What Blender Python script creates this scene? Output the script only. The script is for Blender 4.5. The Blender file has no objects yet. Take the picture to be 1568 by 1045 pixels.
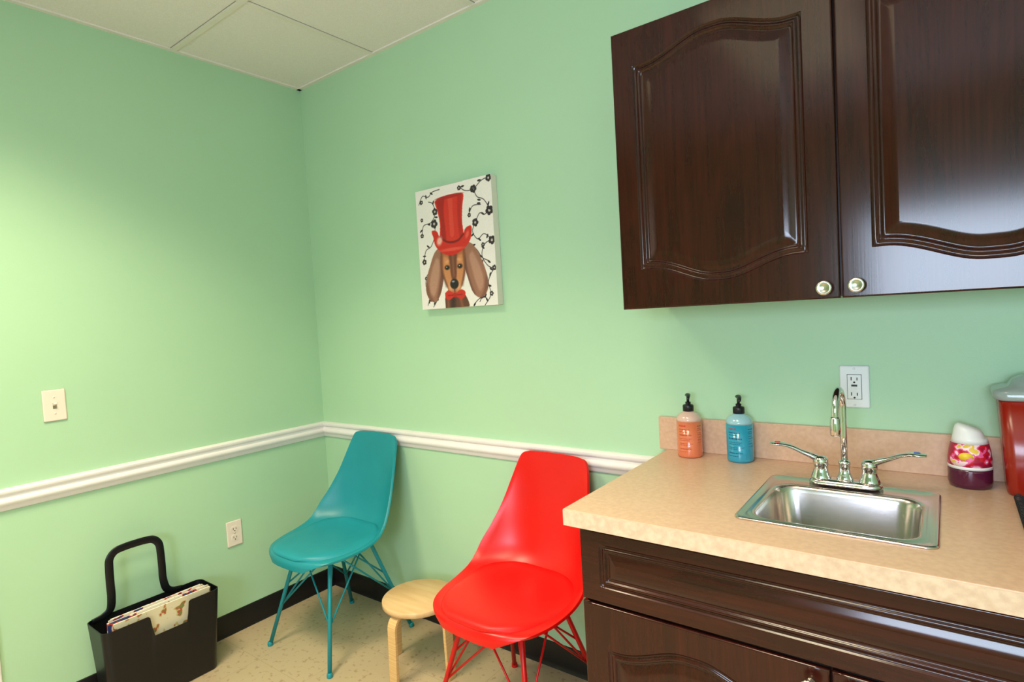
import bpy, bmesh, math, random
import numpy as np
from mathutils import Vector, Matrix
random.seed(4)
scene = bpy.context.scene
COL = scene.collection
scene.view_settings.view_transform = 'Standard'

# ------------------------------------------------------------------ helpers
def lin(c):
    out = []
    for v in c[:3]:
        v = v / 255.0
        out.append(v / 12.92 if v <= 0.04045 else ((v + 0.055) / 1.055) ** 2.4)
    return (out[0], out[1], out[2], 1.0)

def pmat(name, rgb, rough=0.5, metal=0.0, var=0.06, scale=8.0, bump=0.0, bscale=60.0,
         coat=0.0, trans=0.0, ior=1.45, emis=None, estr=0.0, aniso=None, rgb2=None, spec=None, detail=3.0, ssw=0.0):
    m = bpy.data.materials.new(name)
    m.use_nodes = True
    nt = m.node_tree
    b = nt.nodes["Principled BSDF"]
    tc = nt.nodes.new("ShaderNodeTexCoord")
    mp = nt.nodes.new("ShaderNodeMapping")
    nt.links.new(tc.outputs["Object"], mp.inputs["Vector"])
    if aniso:
        mp.inputs["Scale"].default_value = aniso
    n = nt.nodes.new("ShaderNodeTexNoise")
    n.inputs["Scale"].default_value = scale
    n.inputs["Detail"].default_value = detail
    nt.links.new(mp.outputs["Vector"], n.inputs["Vector"])
    r = nt.nodes.new("ShaderNodeValToRGB")
    c = lin(rgb)
    if rgb2 is None:
        lo = tuple(max(0, v * (1 - var)) for v in c[:3]) + (1,)
        hi = tuple(min(1, v * (1 + var)) for v in c[:3]) + (1,)
    else:
        lo, hi = lin(rgb), lin(rgb2)
    r.color_ramp.elements[0].position = 0.35
    r.color_ramp.elements[1].position = 0.65
    r.color_ramp.elements[0].color = lo
    r.color_ramp.elements[1].color = hi
    nt.links.new(n.outputs["Fac"], r.inputs["Fac"])
    nt.links.new(r.outputs["Color"], b.inputs["Base Color"])
    b.inputs["Roughness"].default_value = rough
    b.inputs["Metallic"].default_value = metal
    b.inputs["IOR"].default_value = ior
    if coat:
        b.inputs["Coat Weight"].default_value = coat
        b.inputs["Coat Roughness"].default_value = 0.12
    if trans:
        b.inputs["Transmission Weight"].default_value = trans
    if spec is not None:
        b.inputs["Specular IOR Level"].default_value = spec
    if emis:
        b.inputs["Emission Color"].default_value = lin(emis)
        b.inputs["Emission Strength"].default_value = estr
    if bump:
        n2 = nt.nodes.new("ShaderNodeTexNoise")
        n2.inputs["Scale"].default_value = bscale
        n2.inputs["Detail"].default_value = 4
        nt.links.new(tc.outputs["Object"], n2.inputs["Vector"])
        bp = nt.nodes.new("ShaderNodeBump")
        bp.inputs["Strength"].default_value = bump
        bp.inputs["Distance"].default_value = 0.002
        nt.links.new(n2.outputs["Fac"], bp.inputs["Height"])
        nt.links.new(bp.outputs["Normal"], b.inputs["Normal"])
    return m

def empty(name, loc=(0, 0, 0), rot=0.0, local=False):
    e = bpy.data.objects.new(name, None)
    e.empty_display_size = 0.05
    e.location = loc
    e.rotation_euler = (0, 0, rot)
    e["loc_mode"] = 1 if local else 0
    COL.objects.link(e)
    return e

def attach(o, parent):
    if parent is not None:
        o.parent = parent
        if not parent["loc_mode"]:
            o.matrix_parent_inverse = Matrix.Translation(-Vector(parent.location))

def mobj(name, verts, faces, mat, parent=None, smooth=False):
    me = bpy.data.meshes.new(name)
    me.from_pydata([tuple(v) for v in verts], [], [tuple(f) for f in faces])
    me.update()
    if smooth:
        for p in me.polygons:
            p.use_smooth = True
    if mat:
        me.materials.append(mat)
    o = bpy.data.objects.new(name, me)
    COL.objects.link(o)
    attach(o, parent)
    return o

def fixn(o):
    bm = bmesh.new(); bm.from_mesh(o.data)
    bmesh.ops.recalc_face_normals(bm, faces=bm.faces[:])
    bm.to_mesh(o.data); bm.free(); o.data.update()
    return o

def box(name, lo, hi, mat, parent=None, bev=0.0, seg=2):
    bm = bmesh.new()
    bmesh.ops.create_cube(bm, size=1.0)
    for v in bm.verts:
        v.co = Vector(((lo[0] + hi[0]) / 2 + v.co.x * (hi[0] - lo[0]),
                       (lo[1] + hi[1]) / 2 + v.co.y * (hi[1] - lo[1]),
                       (lo[2] + hi[2]) / 2 + v.co.z * (hi[2] - lo[2])))
    if bev > 0:
        bmesh.ops.bevel(bm, geom=bm.edges[:], offset=bev, segments=seg, profile=0.5, affect='EDGES')
    me = bpy.data.meshes.new(name)
    bm.to_mesh(me); bm.free()
    me.materials.append(mat)
    o = bpy.data.objects.new(name, me)
    COL.objects.link(o)
    attach(o, parent)
    return o

def catmull(pts, n=8):
    P = [np.array(p, float) for p in pts]
    P = [2 * P[0] - P[1]] + P + [2 * P[-1] - P[-2]]
    out = []
    for i in range(1, len(P) - 2):
        for k in range(n):
            t = k / n
            out.append(0.5 * ((2 * P[i]) + (-P[i - 1] + P[i + 1]) * t + (2 * P[i - 1] - 5 * P[i] + 4 * P[i + 1] - P[i + 2]) * t * t
                       + (-P[i - 1] + 3 * P[i] - 3 * P[i + 1] + P[i + 2]) * t ** 3))
    out.append(P[-2])
    return out

def sweep(name, pts, rad, mat, parent=None, segs=12, up=None, smoothn=0, closed=False):
    """rad: float or list of (rw, rh) per control point. up: fixed reference vector"""
    k = len(pts)
    if not isinstance(rad, (list, tuple)):
        rad = [(rad, rad)] * k
    elif isinstance(rad, tuple):
        rad = [rad] * k
    if smoothn:
        comb = [list(p) + list(r) for p, r in zip(pts, rad)]
        comb = catmull(comb, smoothn)
        pts = [Vector(c[:3]) for c in comb]; rad = [(c[3], c[4]) for c in comb]
    pts = [Vector(p) for p in pts]
    k = len(pts)
    verts = []; faces = []
    ref = Vector(up) if up else None
    prev = None
    for i, p in enumerate(pts):
        if closed:
            t = (pts[(i + 1) % k] - pts[i - 1]).normalized()
        else:
            t = (pts[min(i + 1, k - 1)] - pts[max(i - 1, 0)]).normalized()
        if ref is not None:
            a = ref.cross(t).normalized(); b = t.cross(a).normalized()
        else:
            if prev is None:
                a = Vector((0, 0, 1)).cross(t)
                if a.length < 0.1: a = Vector((1, 0, 0)).cross(t)
                a.normalize()
            else:
                a = (prev - t * prev.dot(t)).normalized()
            b = t.cross(a).normalized()
            prev = a
        for s in range(segs):
            an = 2 * math.pi * s / segs
            verts.append(p + a * math.cos(an) * rad[i][0] + b * math.sin(an) * rad[i][1])
    rng = k if closed else k - 1
    for i in range(rng):
        for s in range(segs):
            s2 = (s + 1) % segs; j = (i + 1) % k
            faces.append((i * segs + s, i * segs + s2, j * segs + s2, j * segs + s))
    if not closed:
        faces.append(tuple(range(segs))[::-1])
        faces.append(tuple((k - 1) * segs + s for s in range(segs)))
    o = mobj(name, verts, faces, mat, parent, True)
    fixn(o)
    o.data.polygons[-1].use_smooth = False; o.data.polygons[-2].use_smooth = False
    return o

def lathe(name, prof, mat, parent=None, center=(0, 0, 0), segs=40, axis='Z', sx=1.0, sy=1.0, shear=None):
    verts = []; faces = []
    for (r, z) in prof:
        for s in range(segs):
            a = 2 * math.pi * s / segs
            x, y = r * math.cos(a) * sx, r * math.sin(a) * sy
            zz = z
            if shear: zz = shear(x, y, z)
            if axis == 'Z': p = (x, y, zz)
            elif axis == 'Y': p = (x, -zz, y)     # points toward -Y
            elif axis == 'X': p = (zz, x, y)
            verts.append((p[0] + center[0], p[1] + center[1], p[2] + center[2]))
    n = len(prof)
    for i in range(n - 1):
        for s in range(segs):
            s2 = (s + 1) % segs
            faces.append((i * segs + s, i * segs + s2, (i + 1) * segs + s2, (i + 1) * segs + s))
    faces.append(tuple(range(segs))[::-1])
    faces.append(tuple((n - 1) * segs + s for s in range(segs)))
    o = mobj(name, verts, faces, mat, parent, True)
    return fixn(o)

def rr(cx, cy, hw, hh, r, z, ne=6, nc=8):
    """rounded rect loop CCW in XY"""
    r = min(r, hw * 0.999, hh * 0.999)
    pts = []
    cs = [(cx + hw - r, cy - hh + r, -90), (cx + hw - r, cy + hh - r, 0), (cx - hw + r, cy + hh - r, 90), (cx - hw + r, cy - hh + r, 180)]
    for i, (x, y, a0) in enumerate(cs):
        for k in range(nc + 1):
            a = math.radians(a0 + 90 * k / nc)
            pts.append((x + r * math.cos(a), y + r * math.sin(a), z))
        x2, y2, a2 = cs[(i + 1) % 4]
        a = math.radians(a2)
        q = (x2 + r * math.cos(a), y2 + r * math.sin(a)); p = pts[-1]
        for k in range(1, ne):
            t = k / ne
            pts.append((p[0] + (q[0] - p[0]) * t, p[1] + (q[1] - p[1]) * t, z))
    return pts

def loft(name, rings, mat, parent=None, cap0=True, cap1=True, smooth=True):
    n = len(rings[0]); verts = []; faces = []
    for r in rings: verts += r
    for i in range(len(rings) - 1):
        for s in range(n):
            s2 = (s + 1) % n
            faces.append((i * n + s, i * n + s2, (i + 1) * n + s2, (i + 1) * n + s))
    if cap0: faces.append(tuple(range(n))[::-1])
    if cap1: faces.append(tuple((len(rings) - 1) * n + s for s in range(n)))
    o = mobj(name, verts, faces, mat, parent, smooth)
    fixn(o)
    return o

def join(objs, name):
    bpy.ops.object.select_all(action='DESELECT')
    for o in objs: o.select_set(True)
    bpy.context.view_layer.objects.active = objs[0]
    bpy.ops.object.join()
    objs[0].name = name
    return objs[0]

def autosmooth(o, ang=35):
    bm = bmesh.new(); bm.from_mesh(o.data)
    for e in bm.edges:
        if len(e.link_faces) == 2:
            e.smooth = e.calc_face_angle(0) < math.radians(ang)
    for f in bm.faces: f.smooth = True
    bm.to_mesh(o.data); bm.free()

# ------------------------------------------------------------------ materials
M_WALL = pmat("wall_paint_mint", (180, 215, 179), rough=0.42, var=0.012, scale=2.0, bump=0.10, bscale=260, spec=0.35)
M_WHITE = pmat("trim_white_paint", (240, 232, 232), rough=0.35, var=0.02)
M_BASE = pmat("baseboard_black_vinyl", (22, 18, 20), rough=0.4, var=0.1)
M_CEIL = pmat("ceiling_tile", (242, 232, 230), rough=0.9, var=0.03, scale=180, bump=0.5, bscale=300)
M_TBAR = pmat("ceiling_tbar", (238, 228, 222), rough=0.5, var=0.02)
M_SHGAP = pmat("ceiling_reveal", (160, 154, 140), rough=0.8, var=0.02)

def wood_mat(name, vertical=True):
    m = bpy.data.materials.new(name); m.use_nodes = True
    nt = m.node_tree; b = nt.nodes["Principled BSDF"]
    tc = nt.nodes.new("ShaderNodeTexCoord")
    mp = nt.nodes.new("ShaderNodeMapping")
    mp.inputs["Scale"].default_value = (9, 9, 1.3) if vertical else (1.3, 9, 9)
    nt.links.new(tc.outputs["Object"], mp.inputs["Vector"])
    n = nt.nodes.new("ShaderNodeTexNoise"); n.inputs["Scale"].default_value = 1.6
    n.inputs["Detail"].default_value = 8; n.inputs["Roughness"].default_value = 0.65; n.inputs["Distortion"].default_value = 1.2
    nt.links.new(mp.outputs["Vector"], n.inputs["Vector"])
    mp2 = nt.nodes.new("ShaderNodeMapping")
    mp2.inputs["Scale"].default_value = (160, 160, 3.5) if vertical else (3.5, 160, 160)
    nt.links.new(tc.outputs["Object"], mp2.inputs["Vector"])
    n2 = nt.nodes.new("ShaderNodeTexNoise"); n2.inputs["Scale"].default_value = 1.0; n2.inputs["Detail"].default_value = 3
    nt.links.new(mp2.outputs["Vector"], n2.inputs["Vector"])
    r = nt.nodes.new("ShaderNodeValToRGB")
    r.color_ramp.elements[0].position = 0.34; r.color_ramp.elements[0].color = lin((34, 9, 7))
    r.color_ramp.elements[1].position = 0.74; r.color_ramp.elements[1].color = lin((66, 23, 15))
    mx = nt.nodes.new("ShaderNodeMath"); mx.operation = 'MULTIPLY_ADD'
    nt.links.new(n2.outputs["Fac"], mx.inputs[0]); mx.inputs[1].default_value = 0.32
    mul = nt.nodes.new("ShaderNodeMath"); mul.operation = 'MULTIPLY'; mul.inputs[1].default_value = 0.68
    nt.links.new(n.outputs["Fac"], mul.inputs[0]); nt.links.new(mul.outputs[0], mx.inputs[2])
    nt.links.new(mx.outputs[0], r.inputs["Fac"])
    nt.links.new(r.outputs["Color"], b.inputs["Base Color"])
    b.inputs["Roughness"].default_value = 0.15
    b.inputs["Specular IOR Level"].default_value = 0.42
    bp = nt.nodes.new("ShaderNodeBump"); bp.inputs["Strength"].default_value = 0.035; bp.inputs["Distance"].default_value = 0.001
    nt.links.new(n2.outputs["Fac"], bp.inputs["Height"]); nt.links.new(bp.outputs["Normal"], b.inputs["Normal"])
    return m
M_WOODV = wood_mat("cabinet_mahogany_vertical", True)
M_WOODH = wood_mat("cabinet_mahogany_horizontal", False)
M_CARC = pmat("cabinet_carcass_dark", (36, 14, 11), rough=0.35, var=0.15, aniso=(20, 20, 2))

def floor_mat():
    m = bpy.data.materials.new("floor_vinyl_tile"); m.use_nodes = True
    nt = m.node_tree; b = nt.nodes["Principled BSDF"]
    tc = nt.nodes.new("ShaderNodeTexCoord")
    br = nt.nodes.new("ShaderNodeTexBrick"); br.offset = 0.0
    br.inputs["Scale"].default_value = 1.0
    br.inputs["Brick Width"].default_value = 0.305; br.inputs["Row Height"].default_value = 0.305
    br.inputs["Mortar Size"].default_value = 0.0008
    br.inputs["Color1"].default_value = lin((190, 168, 138)); br.inputs["Color2"].default_value = lin((186, 164, 134))
    br.inputs["Mortar"].default_value = lin((160, 138, 110))
    nt.links.new(tc.outputs["Object"], br.inputs["Vector"])
    v = nt.nodes.new("ShaderNodeTexNoise"); v.inputs["Scale"].default_value = 46; v.inputs["Detail"].default_value = 3
    nt.links.new(tc.outputs["Object"], v.inputs["Vector"])
    r = nt.nodes.new("ShaderNodeValToRGB")
    r.color_ramp.elements[0].position = 0.58; r.color_ramp.elements[0].color = (0, 0, 0, 1)
    r.color_ramp.elements[1].position = 0.68; r.color_ramp.elements[1].color = (.7, .7, .7, 1)
    nt.links.new(v.outputs["Fac"], r.inputs["Fac"])
    mx = nt.nodes.new("ShaderNodeMix"); mx.data_type = 'RGBA'
    nt.links.new(r.outputs["Color"], mx.inputs[0])
    nt.links.new(br.outputs["Color"], mx.inputs[6]); mx.inputs[7].default_value = lin((152, 124, 94))
    nt.links.new(mx.outputs[2], b.inputs["Base Color"])
    b.inputs["Roughness"].default_value = 0.35
    return m
M_FLOOR = floor_mat()

M_COUNT = pmat("counter_laminate", (206, 166, 140), rough=0.3, rgb2=(216, 178, 151), scale=90, detail=8)
M_STEEL = pmat("stainless_brushed", (212, 200, 198), rough=0.2, metal=1.0, var=0.04, aniso=(3, 60, 60), scale=6)
M_CHROME = pmat("chrome", (225, 222, 224), rough=0.06, metal=1.0, var=0.01)
M_NICKEL = pmat("knob_satin_nickel", (222, 212, 202), rough=0.2, metal=1.0, var=0.03)
M_PLATE = pmat("plate_ivory_plastic", (242, 224, 212), rough=0.3, var=0.01)
M_PLATEW = pmat("plate_white_plastic", (236, 236, 238), rough=0.3, var=0.01)
M_SLOT = pmat("slot_dark", (60, 50, 44), rough=0.6)
M_BLACKP = pmat("black_plastic", (20, 20, 26), rough=0.38, var=0.1)
M_BIRCH = pmat("birch_wood", (214, 172, 122), rough=0.38, rgb2=(226, 188, 140), aniso=(2, 14, 14), scale=3, detail=6)
M_BIRCHE = pmat("birch_ply_edge", (208, 162, 104), rough=0.45, rgb2=(228, 188, 132), aniso=(1, 1, 40), scale=6)

# ------------------------------------------------------------------ room shell
H = 2.603
RX, FY = 3.60, -3.40
box("floor", (-0.1, FY - 0.1, -0.1), (RX + 0.1, 0.1, 0), M_FLOOR)
box("ceiling", (-0.1, FY - 0.1, H), (RX + 0.1, 0.1, H + 0.1), M_CEIL)
box("wall_back", (-0.1, 0, 0), (RX + 0.1, 0.1, H), M_WALL)
box("wall_left", (-0.1, FY, 0), (0, 0, H), M_WALL)
box("wall_right", (RX, FY, 0), (RX + 0.1, 0, H), M_WALL)
# front wall (behind the camera) with window opening
wx0, wx1, wz0, wz1 = 2.22, 3.30, 1.16, 1.90
fw = [box("wf1", (-0.1, FY - 0.1, 0), (wx0, FY, H), M_WALL), box("wf2", (wx1, FY - 0.1, 0), (RX + 0.1, FY, H), M_WALL),
      box("wf3", (wx0, FY - 0.1, 0), (wx1, FY, wz0), M_WALL), box("wf4", (wx0, FY - 0.1, wz1), (wx1, FY, H), M_WALL)]
join(fw, "wall_front")
win = empty("window_1", ((wx0 + wx1) / 2, FY, (wz0 + wz1) / 2))
t = 0.045
box("frame_bottom", (wx0 - t, FY - 0.08, wz0 - t), (wx1 + t, FY + 0.02, wz0), M_WHITE, win, 0.004)
box("frame_top", (wx0 - t, FY - 0.08, wz1), (wx1 + t, FY + 0.02, wz1 + t), M_WHITE, win, 0.004)
box("frame_left", (wx0 - t, FY - 0.08, wz0), (wx0, FY + 0.02, wz1), M_WHITE, win, 0.004)
box("frame_right", (wx1, FY - 0.08, wz0), (wx1 + t, FY + 0.02, wz1), M_WHITE, win, 0.004)
M_PANE = pmat("frosted_pane", (225, 235, 250), rough=0.4, var=0.01, emis=(200, 222, 255), estr=1.5)
box("pane", (wx0, FY - 0.06, wz0), (wx1, FY - 0.05, wz1), M_PANE, win)

# ceiling grid
g = []
xs = [0.583 + 0.605 * i for i in range(-1, 6) if 0.0 < 0.583 + 0.605 * i < RX]
ys = [-0.62 - 0.605 * i for i in range(0, 6) if -0.62 - 0.605 * i > FY]
for i, x in enumerate(xs):
    g.append(box("g", (x - 0.0145, FY, H - 0.0015), (x + 0.0145, 0, H + 0.001), M_SHGAP))
    g.append(box("g", (x - 0.012, FY, H - 0.005), (x + 0.012, 0, H + 0.001), M_TBAR))
for i, y in enumerate(ys):
    g.append(box("g", (0, y - 0.0145, H - 0.0017), (RX, y + 0.0145, H + 0.001), M_SHGAP))
    g.append(box("g", (0, y - 0.012, H - 0.0055), (RX, y + 0.012, H + 0.001), M_TBAR))
g.append(box("g", (0, -0.02, H - 0.006), (RX, 0, H + 0.001), M_TBAR)); g.append(box("g", (0, FY, H - 0.006), (0.02, 0, H + 0.001), M_TBAR))
join(g, "trim_ceiling_grid")

# baseboards
def prism_along(name, prof, axis, a0, a1, mat):
    """prof (depth,z). axis 'x': on back wall (depth -> -y). axis 'y': on left wall (depth -> +x)"""
    n = len(prof); verts = []; faces = []
    for a in (a0, a1):
        for d, z in prof:
            verts.append((a, -d, z) if axis == 'x' else (d, a, z))
    for i in range(n):
        j = (i + 1) % n
        faces.append((i, j, n + j, n + i))
    faces.append(tuple(range(n))); faces.append(tuple(range(n, 2 * n))[::-1])
    o = mobj(name, verts, faces, mat); fixn(o); autosmooth(o, 40); return o
bprof = [(0, 0), (0.012, 0), (0.008, 0.006), (0.006, 0.02), (0.006, 0.092), (0.004, 0.098), (0, 0.1)]
prism_along("baseboard_back", bprof, 'x', 0, 1.925, M_BASE)
prism_along("baseboard_left", bprof, 'y', -1.36, 0, M_BASE)
rprof = [(0, .803), (.007, .803), (.011, .808), (.012, .818), (.016, .822), (.021, .829), (.022, .836), (.019, .843), (.014, .847),
         (.013, .856), (.018, .860), (.021, .866), (.020, .873), (.014, .878), (0, .880)]
prism_along("trim_1", rprof, 'x', 0, 1.925, M_WHITE)
prism_along("trim_2", rprof, 'y', -1.36, 0, M_WHITE)
# door casing on the left wall (its edge touches the left border of the photo)
cas = [box("c1", (0, -1.445, 0), (0.02, -1.362, 2.12), M_WHITE, None, 0.004), box("c2", (0, -2.43, 0), (0.02, -2.347, 2.12), M_WHITE, None, 0.004),
       box("c3", (0, -2.43, 2.04), (0.02, -1.362, 2.12), M_WHITE, None, 0.004)]
join(cas, "trim_3")
d1 = empty("door_1", (0.01, -1.9, 1.0))
box("slab", (0.0, -2.345, 0.005), (0.012, -1.447, 2.038), M_WHITE, d1, 0.002)
lathe("knob", [(0.03, 0), (0.03, 0.005), (0.012, 0.01), (0.012, 0.03), (0.026, 0.04), (0.028, 0.055), (0.015, 0.068), (0.002, 0.07)],
      M_NICKEL, d1, center=(0.012, -1.52, 0.96), axis='X')

# ------------------------------------------------------------------ light fixtures (recessed troffers)
M_DIFF = pmat("troffer_diffuser", (255, 246, 220), rough=0.5, var=0.01, emis=(255, 236, 200), estr=1.5)
def troffer(x0, x1, y0, y1, power, color=(1.0, 0.88, 0.60), spread=105):
    e = empty("ceiling_light_fixture", ((x0 + x1) / 2, (y0 + y1) / 2, H))
    f = 0.03
    box("frame_1", (x0, y0, H - 0.012), (x0 + f, y1, H - 0.0005), M_TBAR, e, 0.002)
    box("frame_2", (x1 - f, y0, H - 0.012), (x1, y1, H - 0.0005), M_TBAR, e, 0.002)
    box("frame_3", (x0 + f, y0, H - 0.012), (x1 - f, y0 + f, H - 0.0005), M_TBAR, e, 0.002)
    box("frame_4", (x0 + f, y1 - f, H - 0.012), (x1 - f, y1, H - 0.0005), M_TBAR, e, 0.002)
    box("diffuser", (x0 + f, y0 + f, H - 0.008), (x1 - f, y1 - f, H - 0.001), M_DIFF, e)
    L = bpy.data.lights.new("tube_light", 'AREA'); L.shape = 'RECTANGLE'
    L.size = x1 - x0 - 2 * f; L.size_y = y1 - y0 - 2 * f; L.energy = power; L.color = color
    L.spread = math.radians(spread)
    o = bpy.data.objects.new("tube_light", L); o.location = ((x0 + x1) / 2, (y0 + y1) / 2, H - 0.014)
    COL.objects.link(o); attach(o, e)
troffer(0.595, 1.176, -1.818, -1.237, 27, spread=118)
troffer(1.80, 2.39, -2.42, -1.24, 25, spread=112)

L = bpy.data.lights.new("window_daylight", 'AREA'); L.shape = 'RECTANGLE'; L.size = wx1 - wx0 - 0.02; L.size_y = wz1 - wz0 - 0.02
L.energy = 54; L.color = (0.66, 0.80, 1.0)
o = bpy.data.objects.new("window_daylight", L); o.location = ((wx0 + wx1) / 2, FY - 0.045, (wz0 + wz1) / 2)
o.rotation_euler = (math.radians(90), 0, 0)
COL.objects.link(o); attach(o, win)

w = bpy.data.worlds.new("world"); scene.world = w; w.use_nodes = True
w.node_tree.nodes["Background"].inputs[0].default_value = (0.75, 0.85, 1, 1)
w.node_tree.nodes["Background"].inputs[1].default_value = 0.4

# ------------------------------------------------------------------ cabinets
def sstep(t):
    t = max(0.0, min(1.0, t)); return t * t * (3 - 2 * t)

def arch_fn(xl, xr, zb, zt, A, B, n=40):
    """returns f(d): outline inset by d, CCW (x right, z up)"""
    def bump(s):
        m = min(s, 1 - s)
        return sstep((m - 0.06) / 0.40) * 0.94 + 0.06 * sstep((m - 0.2) / 0.3)
    def f(d):
        a, b = xl + d, xr - d
        def off(s, K):
            ds = 0.01
            sl = K * (bump(min(1, s + ds)) - bump(max(0, s - ds))) / (2 * ds * (xr - xl))
            return d * math.sqrt(1 + sl * sl)
        pts = []
        for i in range(n + 1):
            s = i / n; x = a + (b - a) * s; s0 = (x - xl) / (xr - xl)
            pts.append((x, zb - B * bump(s0) + off(s0, B)))
        z0r, z1r = pts[-1][1], zt + A * bump((b - xl) / (xr - xl)) - off((b - xl) / (xr - xl), A)
        for i in range(1, n): pts.append((b, z0r + (z1r - z0r) * i / n))
        for i in range(n + 1):
            s = i / n; x = b - (b - a) * s; s0 = (x - xl) / (xr - xl)
            pts.append((x, zt + A * bump(s0) - off(s0, A)))
        z1l, z0l = pts[-1][1], pts[0][1]
        for i in range(1, n): pts.append((a, z1l + (z0l - z1l) * i / n))
        return pts
    return f
def rect_fn(xl, xr, zb, zt, r):
    def f(d):
        return [(p[0], p[1]) for p in rr((xl + xr) / 2, (zb + zt) / 2, (xr - xl) / 2 - d, (zt - zb) / 2 - d, max(r - d * .3, .003), 0, ne=24, nc=6)]
    return f

GROOVE = [(0, 0), (.0015, -.0022), (.005, -.0050), (.009, -.0058), (.0115, -.0030), (.0145, -.0012), (.0175, -.0014), (.020, -.0040), (.022, -.0068),
          (.025, -.0072), (.029, -.0060), (.037, -.0030), (.046, -.0008), (.052, 0.0)]
def panel_door(name, x0, x1, z0, z1, yf, th, fn, mat, parent, k=1.0):
    outline = fn(0)
    n = len(outline)
    cx, cz = (x0 + x1) / 2, (z0 + z1) / 2
    def rect(inset, y):
        a0, a1, b0, b1 = x0 + inset, x1 - inset, z0 + inset, z1 - inset
        res = []
        for (px, pz) in outline:
            dx, dz = px - cx, pz - cz
            tx = ((a1 - cx) / abs(dx)) if abs(dx) > 1e-9 else 1e9
            tz = ((b1 - cz) / abs(dz)) if abs(dz) > 1e-9 else 1e9
            t_ = min(tx, tz)
            res.append([cx + dx * t_, y, cz + dz * t_])
        for c in ((a0, b0), (a1, b0), (a1, b1), (a0, b1)):
            bi = min(range(n), key=lambda i: (res[i][0] - c[0]) ** 2 + (res[i][2] - c[1]) ** 2)
            res[bi] = [c[0], y, c[1]]
        return [tuple(r) for r in res]
    rings = [rect(0, yf + th), rect(0, yf + 0.004), rect(0.0012, yf + 0.0012), rect(0.004, yf)]
    nsm = len(rings)
    for d, h in GROOVE:
        rings.append([(p[0], yf - h * min(1, k * 1.2), p[1]) for p in fn(d * k)])
    verts = []; faces = []; sm = []
    for r in rings: verts += r
    for i in range(len(rings) - 1):
        for s in range(n):
            s2 = (s + 1) % n
            faces.append((i * n + s, i * n + s2, (i + 1) * n + s2, (i + 1) * n + s))
            sm.append(i != nsm - 1)
    faces.append(tuple(range(n))[::-1]); sm.append(False)
    faces.append(tuple((len(rings) - 1) * n + s for s in range(n))); sm.append(False)
    o = mobj(name, verts, faces, mat, parent)
    for p, s in zip(o.data.polygons, sm): p.use_smooth = s
    fixn(o)
    return o

def knob(name, x, y, z, parent):
    lathe(name, [(0.009, 0), (0.009, 0.003), (0.006, 0.006), (0.006, 0.014), (0.012, 0.018), (0.0165, 0.022), (0.0168, 0.025), (0.0155, 0.028), (0.012, 0.0285),
                 (0.008, 0.0265), (0.001, 0.0258)], M_NICKEL, parent, center=(x, y, z), axis='Y')

# upper (wall) cabinet
UX0, UX1, UZ0, UZ1 = 1.911, 2.999, 1.381, 2.143
UXM = 2.4545
up = empty("wall_cabinet", ((UX0 + UX1) / 2, -0.15, (UZ0 + UZ1) / 2))
yc = -0.290
box("side_left", (UX0 + 0.002, yc, UZ0 + 0.002), (UX0 + 0.018, -0.001, UZ1 - 0.002), M_WOODV, up, 0.0008)
box("side_right", (UX1 - 0.018, yc, UZ0 + 0.002), (UX1 - 0.002, -0.001, UZ1 - 0.002), M_WOODV, up, 0.0008)
box("bottom_panel", (UX0 + 0.018, yc, UZ0 + 0.004), (UX1 - 0.018, -0.001, UZ0 + 0.02), M_CARC, up)
box("top_panel", (UX0 + 0.018, yc, UZ1 - 0.018), (UX1 - 0.018, -0.001, UZ1 - 0.002), M_CARC, up)
box("back_panel", (UX0 + 0.018, -0.008, UZ0 + 0.02), (UX1 - 0.018, -0.001, UZ1 - 0.018), M_CARC, up)
box("front_frame", (UX0 + 0.018, yc - 0.001, UZ0 + 0.02), (UX1 - 0.018, yc + 0.012, UZ1 - 0.018), M_CARC, up)
yd = -0.314
for nm, a, b in (("door_left", UX0, UXM - 0.0018), ("door_right", UXM + 0.0018, UX1)):
    fn = arch_fn(a + 0.060, b - 0.062, UZ0 + 0.108, UZ1 - 0.100, 0.046, 0.046)
    panel_door(nm, a, b, UZ0, UZ1, yd, 0.021, fn, M_WOODV, up)
knob("knob_1", 2.423, yd, 1.406, up)
knob("knob_2", 2.487, yd, 1.408, up)

# base cabinet
BX0, BX1 = 1.925, 3.010
bc = empty("base_cabinet", ((BX0 + BX1) / 2, -0.33, 0.43))
CZ = 0.914
yb = -0.618
box("side_left", (BX0, yb, 0.0), (BX0 + 0.018, -0.001, CZ - 0.041), M_WOODV, bc, 0.0008)
box("side_right", (BX1 - 0.018, yb, 0.0), (BX1, -0.001, CZ - 0.041), M_WOODV, bc, 0.0008)
box("bottom_panel", (BX0 + 0.018, yb, 0.10), (BX1 - 0.018, -0.001, 0.118), M_CARC, bc)
box("toe_kick", (BX0 + 0.018, yb + 0.06, 0.0), (BX1 - 0.018, yb + 0.075, 0.10), M_BASE, bc)
box("front_rail", (BX0 + 0.018, yb, 0.66), (BX1 - 0.018, yb + 0.018, CZ - 0.041), M_CARC, bc)
box("center_stile", (UXM - 0.03, yb, 0.118), (UXM + 0.03, yb + 0.018, 0.66), M_CARC, bc)
ydb = -0.641
fn = rect_fn(BX0 + 0.05, BX1 - 0.05, 0.690 + 0.036, 0.862 - 0.030, 0.010)
panel_door("drawer_front", BX0 + 0.001, BX1 - 0.001, 0.690, 0.862, ydb, 0.022, fn, M_WOODH, bc, 0.85)
for nm, a, b in (("door_left", BX0 + 0.001, UXM + 0.003), ("door_right", UXM + 0.007, BX1 - 0.001)):
    fn = arch_fn(a + 0.060, b - 0.060, 0.115 + 0.1, 0.683 - 0.105, 0.046, 0.0)
    panel_door(nm, a, b, 0.115, 0.683, ydb, 0.022, fn, M_WOODV, bc)
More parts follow.
